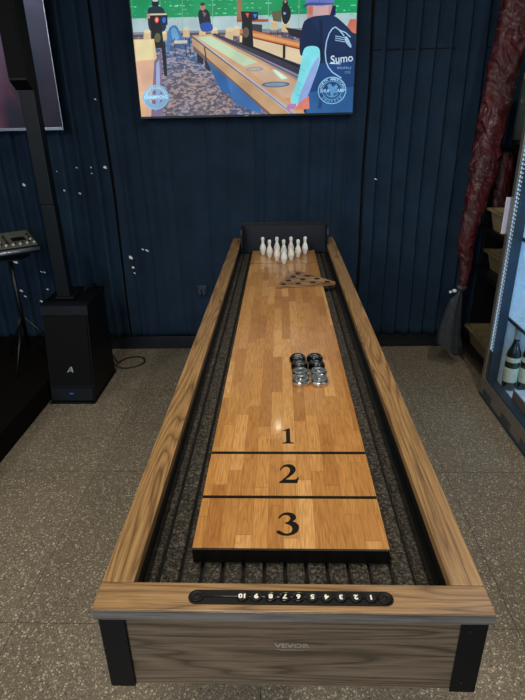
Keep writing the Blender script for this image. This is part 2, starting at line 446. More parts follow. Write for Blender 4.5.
# ---------------------------------------------------------------- shuffleboard table
T = thing('shuffleboard_table', 'long wooden shuffleboard table with butcher block playfield, oak rails and black end box', 'table', (0, 1.69, 0))
OY = -1.69   # parts are written in room coordinates and shifted to the root
def tp(mb, name, parent=T):
    o = mb.build(name, parent)
    if parent is T: o.location = (0, OY, 0)
    return o
ZT = .8823; ZC = .8165; ZP = .8456
XL, XR, XLI, XRI, YF, YFI, YB = -.260, .2822, -.2137, .236, .5032, .5506, 2.886
b = MB(); b.box(XL, XR, YF+.0006, YFI, ZT-.017, ZT, 'oak_x', .0015); fr_ = tp(b, 'front_rail')
b = MB(); b.box(XL+.001, XR-.001, YF, YF+.003, ZT-.0185, ZT-.0015, 'band', .0006); tp(b, 'edge_band')
for a, c in ((XL, XLI), (XRI, XR)):
    b = MB(); b.box(a, c, YFI+.0006, YB, ZT-.017, ZT, 'oak_y', .0015); tp(b, 'side_rail')
b = MB(); b.box(-.252, .2745, .5155, .5335, .7150, ZT-.0172, 'grey_x', .001); fp = tp(b, 'front_panel')
b = MB()
textmesh('VEVOR', .0118, 'greytxt', b, (.0125, .5150, .8015), (1, 0, 0), (0, 0, 1), .0004, sx=1.32)
b.box(-.010, .035, .5149, .5152, .7935, .7941, 'greytxt'); b.box(-.004, .030, .5149, .5152, .7915, .7919, 'greytxt')
tp(b, 'printed_lettering', fp)
for a in (-.252, .2565):
    b = MB(); b.box(a, a+.018, .534, YB, .7150, ZT-.0172, 'grey_y', .001); tp(b, 'side_panel')
b = MB(); b.box(-.233, .2555, 2.868, YB, .7150, ZT-.0172, 'grey_x', .001); tp(b, 'rear_panel')
for xa, xb in ((-.2575, -.2208), (.2433, .2796)):
    b = MB(); b.box(xa, xb, .5118, .5153, .7125, ZT-.0285, 'plate', .0012)
    s_ = -1 if xa < 0 else 1; xo = xa if xa < 0 else xb
    b.box(min(xo, xo - s_*.003), max(xo, xo - s_*.003), .5153, .556, .7125, ZT-.0285, 'plate', .0008)
    pl = tp(b, 'corner_plate')
    if s_ > 0:
        for z in (.838, .735):
            c = MB(); c.lathe([(.0028, 0), (.0026, .0008), (.0012, .001)], 'black', (xa+.014, .5119, z), 12, rot=Matrix.Rotation(PI/2, 3, 'X')); tp(c, 'screw', pl)
# gutter base with ribbed carpet
b = MB(); b.box(-.2335, .2555, .534, 2.867, .792, .800, 'black'); tp(b, 'base_board')
def rib(x):
    q = ((x + .165)/.0340 + .5) % 1.0 - .5; d = abs(q)*.0340
    return -.0075 if d < .0018 else (-.0075 + (d-.0018)/.002*.0075 if d < .0038 else 0)
b = MB(); xs = sorted(set([XLI-.0 + .0011*k for k in range(int((XRI-XLI)/.0011)+1)] + [XRI])); ys = [YFI+.0008, 2.80]
rows = [[b.bm.verts.new((x, y, ZC + rib(x))) for x in xs] for y in ys]
i0 = b.mi('gutter'); i1 = b.mi('groove')
for i in range(len(xs)-1):
    f = b.bm.faces.new((rows[0][i], rows[0][i+1], rows[1][i+1], rows[1][i])); f.material_index = i1 if rib((xs[i]+xs[i+1])/2) < -.006 else i0
low = [[b.bm.verts.new((x, y, .8005)) for x in (xs[0], xs[-1])] for y in ys]
f = b.bm.faces.new((low[0][0], low[1][0], low[1][1], low[0][1])); f.material_index = i1
f = b.bm.faces.new(rows[0][::-1] + [low[0][0], low[0][1]]); f.material_index = i0
f = b.bm.faces.new(rows[1] + [low[1][1], low[1][0]]); f.material_index = i0
tp(b, 'gutter_carpet')
for xa, xb in ((XLI-.0175, XLI-.0005), (XRI+.0005, XRI+.0175)):
    b = MB(); b.box(xa, xb, YFI+.004, 2.86, .8005, ZT-.0175, 'black'); tp(b, 'inner_lining')
for xa, xb in ((XLI, XLI+.0015), (XRI-.009, XRI)):
    b = MB(); b.box(xa, xb, YFI+.001, 2.70, ZC+.0005, ZC+.026, 'blackgloss', .001); tp(b, 'inner_lining')
# playfield
PL, PR, PF, PB = -.148, .1731, .655, 2.7384
b = MB(); b.box(PL, PR, PF, PB, ZC+.0008, ZP-.0016, 'black'); b.box(PL, PR, PF, PB, ZP-.0015, ZP, 'butcher', .0004); pf = tp(b, 'playfield')
b = MB(); b.box(PL, PR, PF-.0035, PF-.0002, ZC+.001, ZP-.0006, 'black', .0006); tp(b, 'playfield_front_edge')
for y, w in ((.9212, .0085), (.781, .0075), (2.478, .0035)):
    b = MB(); b.box(PL+.0003, PR-.0003, y-w/2, y+w/2, ZP+.0001, ZP+.0005, 'ink'); tp(b, 'foul_line', pf)
G1 = [(.14, .84), (.56, 1.0), (.62, 1.0), (.62, .14), (.65, .075), (.84, .05), (.84, 0), (.14, 0), (.14, .05), (.33, .075), (.36, .14), (.36, .78), (.33, .82), (.27, .83), (.14, .795)]
G2 = [(.06, .66), (.10, .77), (.19, .89), (.32, .97), (.50, 1.0), (.67, .97), (.79, .88), (.85, .75), (.83, .62), (.74, .49), (.60, .37), (.45, .26), (.34, .18), (.66, .17), (.80, .18), (.88, .22), (.93, .30), (.98, .29), (.90, 0),
      (.03, 0), (.03, .03), (.20, .17), (.36, .32), (.48, .45), (.55, .58), (.57, .69), (.54, .79), (.46, .85), (.35, .86), (.24, .82), (.17, .75), (.12, .65)]
G3 = [(.10, .74), (.15, .84), (.24, .93), (.36, .99), (.50, 1.0), (.64, .97), (.75, .89), (.79, .78), (.75, .68), (.64, .60), (.76, .55), (.86, .44), (.88, .30), (.82, .15), (.68, .04), (.48, -.02), (.28, -.01), (.12, .05),
      (.04, .12), (.06, .19), (.14, .20), (.24, .14), (.36, .07), (.48, .07), (.58, .13), (.63, .24), (.61, .36), (.52, .45), (.36, .50), (.36, .54), (.48, .58), (.55, .66), (.56, .77), (.50, .86), (.40, .89), (.27, .86), (.16, .72)]
for g, xc, y0, hh, ww in ((G1, .013, .956, .060, .032), (G2, .012, .822, .060, .037), (G3, .010, .684, .056, .042)):
    b = MB(); b.prism([(xc + (u-.48)*ww*1.1, y0 + v*hh) for u, v in g], ZP+.0001, ZP+.0005, 'ink'); tp(b, 'printed_number', pf)
# score counter in the front rail
def slot(x0, x1, y, r, n=10):
    pts = [(x1-r + r*math.cos(a), y + r*math.sin(a)) for a in [(-PI/2 + PI*k/n) for k in range(n+1)]]
    return pts + [(x0+r + r*math.cos(a), y + r*math.sin(a)) for a in [(PI/2 + PI*k/n) for k in range(n+1)]]
SY = .5262
b = MB(); b.prism(slot(-.131, .1515, SY, .0118), ZT+.0001, ZT+.0009, 'groove'); sc = tp(b, 'score_counter')
b = MB(); b.tube([(-.112, SY, ZT+.0022), (.134, SY, ZT+.0022)], .0009, 'steel', 6); tp(b, 'wire', sc)
for x in (-.1185, .1395):
    b = MB(); b.lathe([(.0092, 0), (.0092, .0018), (.0070, .0026), (.0066, .0018), (.0030, .0018), (.0026, .0030), (.0008, .0032)], 'speaker', (x, SY, ZT+.0009), 20); tp(b, 'end_cap', sc)
bx = [.1205, .1000, .0795, .0600, .0405, .0215, .0030, -.0165, -.0365, -.0555]
for k, x in enumerate(bx):
    b = MB(); b.lathe([(.0078, 0), (.0082, .0012), (.0078, .0026), (.0068, .0030), (.0062, .0026)], 'speaker' if k not in (5, 6, 7) else 'blackgloss', (x, SY, ZT+.0009), 20)
    b.lathe([(.0062, 0), (.0060, .0002)], 'black', (x, SY, ZT+.0033), 16)
    textmesh(str(k+1), .0098, 'whitetxt', b, (x, SY, ZT+.0038), (-1, 0, 0), (0, -1, 0), .0005, sx=1.15)
    tp(b, 'score_bead', sc)
# end box (backstop with two wings)
b = MB(); b.box(-.205, .240, 2.806, 2.822, ZC+.002, .981, 'navyboard', .002); tp(b, 'backstop_board')
b = MB(); b.box(-.205, .240, 2.803, 2.8055, .966, .981, 'black', .0008); tp(b, 'backstop_trim')
for xa, xb in ((-.2075, -.1985), (.2335, .2425)):
    b = MB(); b.prism([(2.70, ZC+.030), (2.70, .935), (2.715, .962), (2.8055, .968), (2.8055, ZC+.030)], xa, xb, 'spkcol', 'x'); tp(b, 'backstop_wing')
for x in (-.215, .2375):
    for y in (1.15, 2.60):
        b = MB(); b.box(x-.022, x+.022, y-.03, y+.03, .03, .7915, 'black', .003); lg = tp(b, 'leg')
        c = MB(); c.lathe([(.026, 0), (.026, .008), (.012, .014), (.012, .03)], 'black', (x, y, 0), 16); tp(c, 'levelling_foot', lg)
b = MB(); b.box(-.192, .2145, 1.13, 1.17, .25, .30, 'black', .003); tp(b, 'cross_brace')
b = MB(); b.box(-.192, .2145, 2.58, 2.62, .25, .30, 'black', .003); tp(b, 'cross_brace')

# ---------------------------------------------------------------- ten pins
def make_pin():
    b = MB(); k = .089/.38
    prof = [(.026, 0), (.029, .008), (.045, .06), (.0585, .105), (.0605, .125), (.056, .165), (.040, .215), (.0265, .245), (.0235, .262), (.025, .285), (.030, .315), (.0325, .338), (.030, .36), (.020, .376), (.006, .38)]
    b.lathe([((r*1.06+.0045)*k, z*k) for r, z in prof], 'white', n=20)
    return b.build('bowling_pin')
rows = [(2.463, [.014]), (2.528, [-.020, .048]), (2.592, [-.057, .013, .084]), (2.656, [-.092, -.021, .050, .121])]
names = [['white mini bowling pin at the front tip of the ten-pin triangle'],
         ['white mini bowling pin in second row, left of the two', 'white mini bowling pin in second row, right of the two'],
         ['white mini bowling pin at the left end of the three-pin row', 'white mini bowling pin hidden in the middle of the three-pin row', 'white mini bowling pin at the right end of the three-pin row'],
         ['white mini bowling pin, leftmost in the back row of four', 'white mini bowling pin, second from left in the back row of four', 'white mini bowling pin, third from left in the back row of four', 'white mini bowling pin, rightmost in the back row of four']]
p0 = None
for (y, xs_), nm in zip(rows, names):
    for x, lab in zip(xs_, nm):
        if p0 is None: p0 = make_pin(); o = p0
        else: o = p0.copy(); COL.objects.link(o)
        o.location = (x, y, ZP+.0003 + (.0004 if abs(y-2.478) < .02 else 0)); o.rotation_euler[2] = random.random()*6; tag(o, lab, 'bowling pin', 'miniature bowling pins at the far end of the table')

# ---------------------------------------------------------------- triangle pin rack
def tri_rack():
    A = Vector((-.026, 2.066)); B = Vector((.234, 2.112)); C = Vector((.064, 2.312))
    cen = (A+B+C)/3
    b = MB(); h = .010; i = b.mi('rackwood'); j = b.mi('holewood')
    # rounded outline
    out = []
    P = [A, B, C]
    for k in range(3):
        p, q, r = P[k-1], P[k], P[(k+1) % 3]; u = (p-q).normalized(); w = (r-q).normalized()
        a, c = q+u*.022, q+w*.022
        for s in range(5):
            tt = s/4; out.append(a*(1-tt)**2 + q*2*tt*(1-tt) + c*tt*tt)
    rows_ = []
    e1 = (B-A)/3; e2 = (C-A)/3; ia = cen + (A-cen)*.70; ib = cen + (B-cen)*.70; ic = cen + (C-cen)*.66
    holes = []
    for r in range(4):
        for k in range(4-r):
            holes.append(ia + (ib-ia)*k/3 + (ic-ia)*r/3)
    # build top with holes by triangle-fill of edges
    bm = b.bm
    ov = [bm.verts.new((p.x, p.y, ZP+.001+h)) for p in out]; es = [bm.edges.new((ov[k], ov[(k+1) % len(ov)])) for k in range(len(ov))]
    hv = []
    for c in holes:
        vs = [bm.verts.new((c.x + .0125*math.cos(2*PI*k/16), c.y + .0125*math.sin(2*PI*k/16), ZP+.001+h)) for k in range(16)]
        es += [bm.edges.new((vs[k], vs[(k+1) % 16])) for k in range(16)]; hv.append(vs)
    r = bmesh.ops.triangle_fill(bm, use_beauty=True, use_dissolve=False, edges=es)
    # drop faces inside holes
    for f in [g for g in r['geom'] if isinstance(g, bmesh.types.BMFace)]:
        m_ = f.calc_center_median()
        if any((Vector((m_.x, m_.y))-c).length < .0095 for c in holes): bm.faces.remove(f)
        else: f.material_index = i
    def wall(vs, mi):
        lo = [bm.verts.new((v.co.x, v.co.y, ZP+.001)) for v in vs]; n = len(vs)
        for k in range(n): f = bm.faces.new((vs[k], vs[(k+1) % n], lo[(k+1) % n], lo[k])); f.material_index = mi
        return lo
    lo = wall(ov, i); 
    for vs in hv: 
        l2 = wall(vs, j); f = bm.faces.new(l2); f.material_index = j
    f = bm.faces.new(lo); f.material_index = i
    return b.build('pin_rack')
tag(tri_rack(), 'flat wooden triangle pin rack with ten round holes lying in front of the pins', 'pin rack')

# ---------------------------------------------------------------- pucks
def make_puck(cap, lab, loc):
    t = thing('shuffleboard_puck', lab, 'puck', loc, random.random()*6, 'pucks set out in two columns on the playfield')
    b = MB(); b.lathe([(.0205, 0), (.0232, .0015), (.0234, .011), (.0218, .0135), (.017, .0135)], 'chrome' if cap == 'puckgrey' else 'darkchrome', n=32); b.build('rim', t)
    b = MB(); b.lathe([(.0190, .0128), (.0200, .0150), (.0196, .0176), (.0165, .0190), (.0135, .0184), (.0118, .0168), (.0116, .0166)], cap, n=32); b.build('cap', t)
    b = MB(); b.lathe([(.0085, .0168), (.0085, .0182), (.0060, .0192), (.001, .0194)], 'chrome' if cap == 'puckgrey' else 'steel', n=20); b.build('centre_boss', t)
    return t
rows = [(1.371, .046, .0945, 'puckblack', 'black-capped puck in the farthest row'), (1.325, .0495, .0970, 'puckblack', 'black-capped puck in the second farthest row'),
        (1.279, .0505, .0985, 'puckgrey', 'grey-capped puck in the third row, behind the nearest row'), (1.232, .0500, .0990, 'puckgrey', 'grey-capped puck in the row nearest the viewer')]
first = {}
for y, xa, xb, cap, lab in rows:
    for x, sd in ((xa, 'left column'), (xb, 'right column')):
        if cap in first:
            o = copy_tree(first[cap]); o.location = (x, y, ZP+.0003); o['label'] = lab + ', ' + sd
        else: first[cap] = make_puck(cap, lab + ', ' + sd, (x, y, ZP+.0003))

# ---------------------------------------------------------------- large television
TV = thing('television', 'large wall television showing a shuffleboard tournament above the table', 'television', (-.1965, 3.368, 1.491), WYAW)
TW, TH = 1.229, .702
# local frame: x from -TW/2..TW/2, z from 0..TH, front at y=-.034
b = MB(); b.box(-TW/2, TW/2, -.034, 0, 0, TH, 'black', .003); tvb = b.build('housing', TV)
b = MB(); b.box(-TW/2, TW/2, -.0365, -.0342, 0, .012, 'black', .0008); b.box(-TW/2, TW/2, -.0365, -.0342, TH-.008, TH, 'black', .0008)
b.box(-TW/2, -TW/2+.006, -.0365, -.0342, .0122, TH-.0082, 'black', .0008); b.box(TW/2-.006, TW/2, -.0365, -.0342, .0122, TH-.0082, 'black', .0008); bz = b.build('bezel', TV)
b = MB(); b.box(-.012, .012, -.038, -.0366, .003, .009, 'greytxt'); b.build('badge', bz)
EM = {}
def E(h, st=1.0):
    k = (h, st)
    if k not in EM: EM[k] = emissive('screen_' + h.strip('#'), h, st)
    return EM[k]
def S2L(px, py):   # picture frame -> screen surface
    fx = (px - (130 + .0932*py)) / ((356 - .0212*py) - (130 + .0932*py))
    x = -TW/2 + fx*TW; z = TH - .118 + 0*py
    z = (2.079 + (1.495-2.079)*py/118) - 1.491
    return x, z
lim = (-TW/2+.005, TW/2-.005, .011, TH-.007)
def clampp(p): return (min(max(p[0], lim[0]), lim[1]), min(max(p[1], lim[2]), lim[3]))
scr = MB(); lay = [0]
def Q(pts, hexc, st=1.0):
    lay[0] += 1; y = -.0343 - lay[0]*.000012
    pp = [clampp(S2L(*p)) for p in pts]
    try: scr.poly([(x, y, z) for x, z in pp][::-1], E(hexc, st) if isinstance(hexc, str) else hexc)
    except Exception: pass
def QS(pts, hexc):
    n = len(pts); out = []
    for i in range(n):
        a, b_, c, d = pts[i-1], pts[i], pts[(i+1) % n], pts[(i+2) % n]
        for s_ in range(5):
            u = s_/5
            out.append(tuple(.5*((2*b_[k]) + (c[k]-a[k])*u + (2*a[k]-5*b_[k]+4*c[k]-d[k])*u*u + (3*b_[k]-a[k]-3*c[k]+d[k])*u**3) for k in (0, 1)))
    Q(out, hexc)
def R4(x0, y0, x1, y1, h): Q([(x0, y0), (x1, y0), (x1, y1), (x0, y1)], h)
def ell(cx, cy, rx, ry, h, n=18, a0=0, a1=2*PI):
    Q([(cx + rx*math.cos(a0+(a1-a0)*k/n), cy + ry*math.sin(a0+(a1-a0)*k/n)) for k in range(n)], h)
def stroke(pts, w, h):
    for (x0, y0), (x1, y1) in zip(pts[:-1], pts[1:]):
        d = math.hypot(x1-x0, y1-y0) or 1; nx, ny = -(y1-y0)/d*w/2, (x1-x0)/d*w/2
        Q([(x0+nx, y0+ny), (x1+nx, y1+ny), (x1-nx, y1-ny), (x0-nx, y0-ny)], h)
def ring(cx, cy, r0, r1, h, a0=0, a1=2*PI, n=26):
    for k in range(n):
        a, c = a0+(a1-a0)*k/n, a0+(a1-a0)*(k+1)/n
        Q([(cx+r0*math.cos(a), cy+r0*math.sin(a)), (cx+r1*math.cos(a), cy+r1*math.sin(a)), (cx+r1*math.cos(c), cy+r1*math.sin(c)), (cx+r0*math.cos(c), cy+r0*math.sin(c))], h)
# backdrop, wall, carpet
R4(120, -30, 360, 21, '#12935c'); R4(120, 18, 360, 35, '#a9c3c8'); R4(120, 31, 360, 36, '#7d8794')
def carpetpat():
    t = NT('screen_patterned_carpet'); v = t.coords((1, 1, 2.2)); n = t.noise(v, 42, 2, .5, .6); g = t.noise(t.coords((1, 1, 1)), 3.5, 1)
    c = t.ramp(n, [(.42, srgb('#25303f')), (.47, srgb('#3b4b63')), (.53, srgb('#8f7f80')), (.6, srgb('#bda7a0'))])
    c = t.mix(.45, c, t.ramp(g, [(.4, srgb('#7a6a70')), (.62, srgb('#3f74b0'))]))
    t.col((.004, .004, .004, 1)).set(rough=.3, emit=1.0, spec=.15); t.l(c, t.b.inputs['Emission Color']); return t.m
EM['carpet'] = carpetpat()
Q([(120, 34), (300, 34), (300, 125), (120, 125)], EM['carpet'])
for x in (132, 161, 183, 213, 238, 268, 298):
    stroke([(x, -25), (x, 34)], .5, '#7fb0a0')
rg = random.Random(3)
for k in range(330):
    x = rg.uniform(131, 353); y = rg.choice([-22, -18, -13, -9, -5, -1, 3, 7, 11, 15, 19]) + rg.uniform(-.5, .5)
    w = rg.uniform(1.0, 3.6); R4(x, y-.35, x+w, y+rg.uniform(.25, .7), rg.choice(['#4fc08f', '#6ed0a6', '#2fa873', '#8adcb8']))
# post on the wall and mid furniture
R4(237, -28, 242, 24, '#8f6d52')
Q([(120, 33.5), (200, 33), (320, 36), (320, 38), (200, 35.2), (120, 36)], '#5d4a46')
# chairs
for x, y, s in ((148, 35, 1.1), (187, 33, 1), (203, 33, 1), (215, 34, 1), (230, 36, 1.3), (237, 33, 1), (274, 28, 1.1), (285, 30, 1.1), (165, 36, .9)):
    Q([(x-3*s, y-4*s), (x+3*s, y-4*s), (x+3.4*s, y+4*s), (x-3.4*s, y+4*s)], '#cdb68f'); ell(x, y-4*s, 3*s, 1.6*s, '#dccaa6')
    stroke([(x-3*s, y+4*s), (x-3.3*s, y+11*s)], .7, '#2a2a30'); stroke([(x+3*s, y+4*s), (x+3.3*s, y+11*s)], .7, '#2a2a30')
# blue coat over a chair
QS([(169, 31), (173, 26), (178, 27), (184, 40), (180, 42), (172, 40), (170, 50), (167, 47)], '#3f78b0'); QS([(172, 30), (176, 28), (180, 38), (174, 39)], '#6aa3cf')
for x in (175, 186, 190): stroke([(x, 38), (x+1, 55)], .8, '#1f2430')
R4(175, 40, 188, 43, '#c8c2bc')
# official at the scorer stand (left)
QS([(149, 12), (152, 8), (162, 8), (166, 14), (166, 30), (151, 30)], '#1c2b3c'); ell(156.3, 4, 3.4, 5, '#23303f'); ell(156.5, 1.2, 3, 2.4, '#c0c8d2'); Q([(153, 3), (160, 3), (159.5, 7.5), (154, 7.5)], '#141c28')
Q([(148, 14), (151, 14), (152, 18), (148, 19)], '#b98a78')
Q([(151, 15), (161, 15), (165, 47), (153, 47)], '#11141b'); R4(161, 13.5, 168.5, 25, '#12203a'); R4(151, 14, 168, 15.6, '#c9c2a4')
ell(157.8, 20, 2.2, 3, '#d6463c'); ell(157.8, 20, 1.0, 1.7, '#f0b0a0'); ell(165, 20.5, 1.8, 2.8, '#2f66c8'); ell(158.5, 37, 3.1, 4.6, '#5b5a3a')
Q([(162, 45), (166, 40), (168, 75), (165, 75)], '#14161d')
# standing man, centre left
QS([(199, 14), (203, 11), (208, 12), (210.5, 17), (211, 27), (202, 28), (200, 24)], '#191f2b'); ell(203.5, 9, 2.5, 3.4, '#a77866'); ell(203.2, 6.5, 2.4, 1.6, '#3a2c2a'); Q([(203, 13), (207, 15), (205, 19)], '#70606a'); QS([(201, 25), (211, 24), (213, 31), (203, 32)], '#2350a0')
# middle tables (back right)
Q([(242, 25), (262, 27), (262, 45), (242, 42)], '#3a3a42')
Q([(237, 21), (268, 22), (268, 24.5), (237, 24)], '#a8522f')
Q([(240, 31), (250, 31.5), (330, 52), (330, 66), (240, 37)], '#c9743f'); Q([(240, 33), (262, 36), (300, 46), (300, 49), (258, 39)], '#dca06b')
Q([(240, 36.5), (330, 60), (330, 78), (250, 47), (240, 44)], '#d8c4a2'); Q([(240, 43), (250, 46), (330, 80), (330, 96), (240, 55)], '#22242f')
stroke([(284, 46), (284, 60)], 2.6, '#2a2228'); stroke([(240, 35.8), (330, 59)], 1.1, '#6d4030')
Q([(285, 30), (305, 34), (305, 43), (290, 38)], '#2a2631')
# second stand (black with digits)
Q([(241, 14), (258, 15), (258, 22), (252, 23), (254, 52), (242, 48), (243, 30)], '#15161c'); R4(252, 15, 258, 22, '#122347'); Q([(245.5, 16), (249, 16), (248, 20.5)], '#d8574b'); Q([(253, 17), (257, 17), (255.2, 21)], '#4d7fe0'); ell(246, 34, 3.2, 5, '#5f5348')
# seated woman and laptop
QS([(281, 12), (285, 8), (289, 12), (290, 20), (286, 27), (282, 24)], '#15222b'); ell(284.6, 7.5, 2.6, 3.2, '#141b22'); ell(284.6, 6.2, 1.3, 1.3, '#b08a7a'); Q([(271, 15), (281, 14), (281, 25), (273, 24)], '#5d6044'); ell(284, 17, 1.3, 1.2, '#8fa0c8')
# central shuffleboard table, receding
Q([(194, 40), (198, 44), (284, 112), (280, 122), (250, 122), (196, 62)], EM['carpet'])
Q([(197, 47), (203, 50), (204, 64), (198, 62)], '#1b1d26'); Q([(204, 50), (211, 56), (211, 72), (206, 68)], '#22242e'); Q([(205, 56), (226, 74), (232, 96), (222, 92)], '#2b5d99'); Q([(226, 74), (262, 102), (262, 116), (234, 104)], '#3b6ba6')
Q([(193, 36), (213, 34.5), (300, 84), (318, 96), (312, 118), (288, 118)], '#c89d74'); Q([(197, 37.5), (211, 36.5), (258, 63), (244, 67)], '#b9cfae'); Q([(244, 67), (258, 63), (300, 87), (308, 100), (285, 100)], '#c9ab90')
Q([(285, 100), (308, 100), (312, 112), (304, 118)], '#cf8f63')
Q([(193, 36), (196, 37), (298, 118), (290, 118)], '#b4b0ba'); Q([(192.5, 37), (194, 37), (290, 118), (272, 118), (193.5, 49)], '#bb9873'); Q([(193.5, 45), (194, 50), (272, 119), (268, 119)], '#6d5a58')
stroke([(192.5, 36.5), (293, 118)], 1.3, '#5a4a48'); stroke([(205, 47), (207, 60)], 1.2, '#352a2c')
Q([(212, 34), (216, 34), (318, 84), (318, 94), (300, 84)], '#8b8394'); Q([(216, 34), (318, 78), (318, 86), (212, 35)], '#3a3848')
stroke([(214, 36), (318, 90)], 1.2, '#5a5468')
ell(255, 70, 9, 2.4, '#8d9b9a'); ell(255, 70, 6, 1.3, '#b7a68c'); ell(276, 86, 14, 3.0, '#4f6f8c'); ell(276, 86, 11, 2.0, '#8b97a0'); Q([(272, 71), (276, 71), (288, 80), (282, 81)], '#c8ead6')
# near-left table
Q([(134, 38), (155, 38), (158, 60), (152, 62), (136, 62)], '#e0c08c'); Q([(136, 39), (153, 39), (155, 58), (137, 58)], '#dfd2a0'); Q([(132, 60), (156, 58), (153, 122), (138, 122)], '#d2a78c'); Q([(138, 90), (147, 90), (146, 122), (139, 122)], '#dcb184'); Q([(155, 60), (162, 50), (164, 118), (152, 122)], '#7a6a86'); Q([(157, 62), (160, 58), (161, 100), (156, 112)], '#9aa7cc')
# large player seen from behind, cap and dark shirt
Q([(348, 24), (360, 24), (360, 38), (344, 34)], '#c2705c')
Q([(306, 8), (330, 8), (331, 24), (306, 24)], '#c2908e'); ell(309, 14, 2.6, 5, '#c4756a'); Q([(312, 10), (327, 10), (327, 20), (312, 20)], '#cfaab0')
QS([(306, -8), (310, -12), (324, -12), (330, -6), (331, 9), (306, 9)], '#6a7cc4'); Q([(302, 10), (308, 7.5), (331, 8.6), (331, 10), (308, 10), (302.5, 12.5)], '#3c4a88')
Q([(331, 11), (334, 11), (334, 20), (328, 21)], '#181c50')
QS([(302, 28), (308, 22), (318, 20), (331, 20), (340, 26), (350, 36), (357, 50), (357, 122), (310, 122), (304, 100), (302, 60), (300, 48)], '#1b3056')
Q([(309, 70), (320, 66), (357, 62), (357, 122), (309, 122)], '#22457a'); Q([(306, 95), (357, 90), (357, 122), (307, 122)], '#2f5f96')
QS([(302, 29), (308, 23), (318, 36), (319, 56), (312, 50), (306, 50), (301, 58), (299, 48)], '#16284a')
QS([(303, 53), (307, 49), (315, 49), (319, 53), (319, 66), (308, 98), (303, 108), (295, 108), (291, 102), (297, 84), (301, 64)], '#7fdbe6'); QS([(313, 66), (319, 62), (309, 96), (300, 106), (300, 98)], '#8fa6dc')
Q([(288, 107), (297, 106), (296, 111), (287, 113)], '#b878b0'); Q([(299, 106), (309, 98), (310, 112), (296, 113)], '#cf7a6a')
Q([(318, 24), (321, 24), (323, 60), (320, 66), (319, 50)], '#14233f'); Q([(322, 84), (325, 84), (322, 112), (318, 112)], '#234a80')
stroke([(318, -12), (318, 8)], .5, '#5565ac'); stroke([(306, 8.4), (330, 9)], .7, '#4a5aa0')
stroke([(300, 70), (305, 74)], .6, '#5cbccb'); stroke([(298, 84), (303, 88)], .6, '#5cbccb'); stroke([(296, 96), (301, 99)], .6, '#6aa8cc')
# shirt print
c1 = '#9fc4e2'
arc = [(343, 40), (338, 34), (334, 31), (331, 32.5), (328, 37), (325.5, 45), (324.5, 55), (325.5, 64), (328, 70), (332, 75), (338, 79), (341, 81)]
stroke(arc, 1.1, c1); stroke([(338, 34), (344, 36.5), (349, 41)], 1.0, c1)
for k in range(3): stroke([(334, 39.5+2*k), (344, 41.5+2*k)], .7, c1)
QS([(343.5, 41), (346, 41), (350, 49), (349, 51), (344.5, 46)], c1)
# lettering on the shirt (slightly tilted script)
def scrtext(txt, px, py, size, h, sx=1, off=0.0, tilt=0.0, rev=False):
    lay[0] += 1; x, z = S2L(px, py); y = -.0343 - lay[0]*.000012
    ca, sa = math.cos(tilt), math.sin(tilt)
    textmesh(txt, size, E(h), scr, (x, y, z), (ca, 0, sa), (-sa, 0, ca), off, sx=sx)
scrtext('Sumo', 341, 62, .055, '#c9def0', 1.0, .0008, .08)
stroke([(329, 66), (340, 66.8)], .8, '#c9def0')
scrtext('SHUFFLE', 343.5, 71, .016, '#8fb4d8', 1.3, 0, -.03); scrtext('CO', 347, 75.5, .016, '#8fb4d8', 1.3)
# round crests
c2 = '#8fc6e8'
ring(332, 93.5, 13.2, 14.1, c2); ring(332, 93.5, 9.3, 9.8, '#7ab2dc')
def arctext(txt, cx, cy, r, a0, a1, size, h, flip=False):
    n = len(txt)
    for k, ch in enumerate(txt):
        if ch == ' ': continue
        a = a0 + (a1-a0)*k/max(1, n-1)
        px, py = cx + r*math.cos(a), cy + r*math.sin(a)
        scrtext(ch, px, py, size, h, 1, .0003, (-a - PI/2) if not flip else (-a + PI/2))
arctext('NORTH AMERICAN', 332, 93.5, 11.5, PI*1.10, PI*1.90, .019, '#a6d4f0')
scrtext('SHUF', 325.0, 93.8, .024, '#a6d4f0', 1.0, .0006); scrtext('CAMP', 339.4, 93.8, .024, '#a6d4f0', 1.0, .0006)
Q([(327, 88), (330, 86), (333, 90), (336, 87), (338, 90), (334, 95), (333, 100), (331, 100), (330, 94)], '#5f98c8')
ring(332, 93.5, 6.2, 6.8, '#7ab2dc', .5, PI-.5); arctext('SHUFFLE', 332, 93.5, 11.4, PI*.78, PI*.22, .017, '#86bce2', True)
ring(156.5, 96.5, 12.0, 12.9, '#86c4ea'); ring(156.5, 96.5, 7.4, 7.9, '#86c4ea'); ring(156.5, 96.5, 7.9, 12, '#7fa9c9', PI*1.08, PI*1.92, 16)
ring(156.5, 96.5, 7.9, 12, '#83acd0', PI*.08, PI*.92, 16)
R4(143, 93.6, 170, 99.2, '#77b6e2'); scrtext('CHAMPIONS', 156.5, 96.5, .024, '#d0ecff', 1.0, .0006)
arctext('SHUFFLEBOARD', 156.5, 96.5, 10, PI*1.10, PI*1.90, .018, '#cfe9fb')
sco = scr.build('screen', TV, recalc=False)

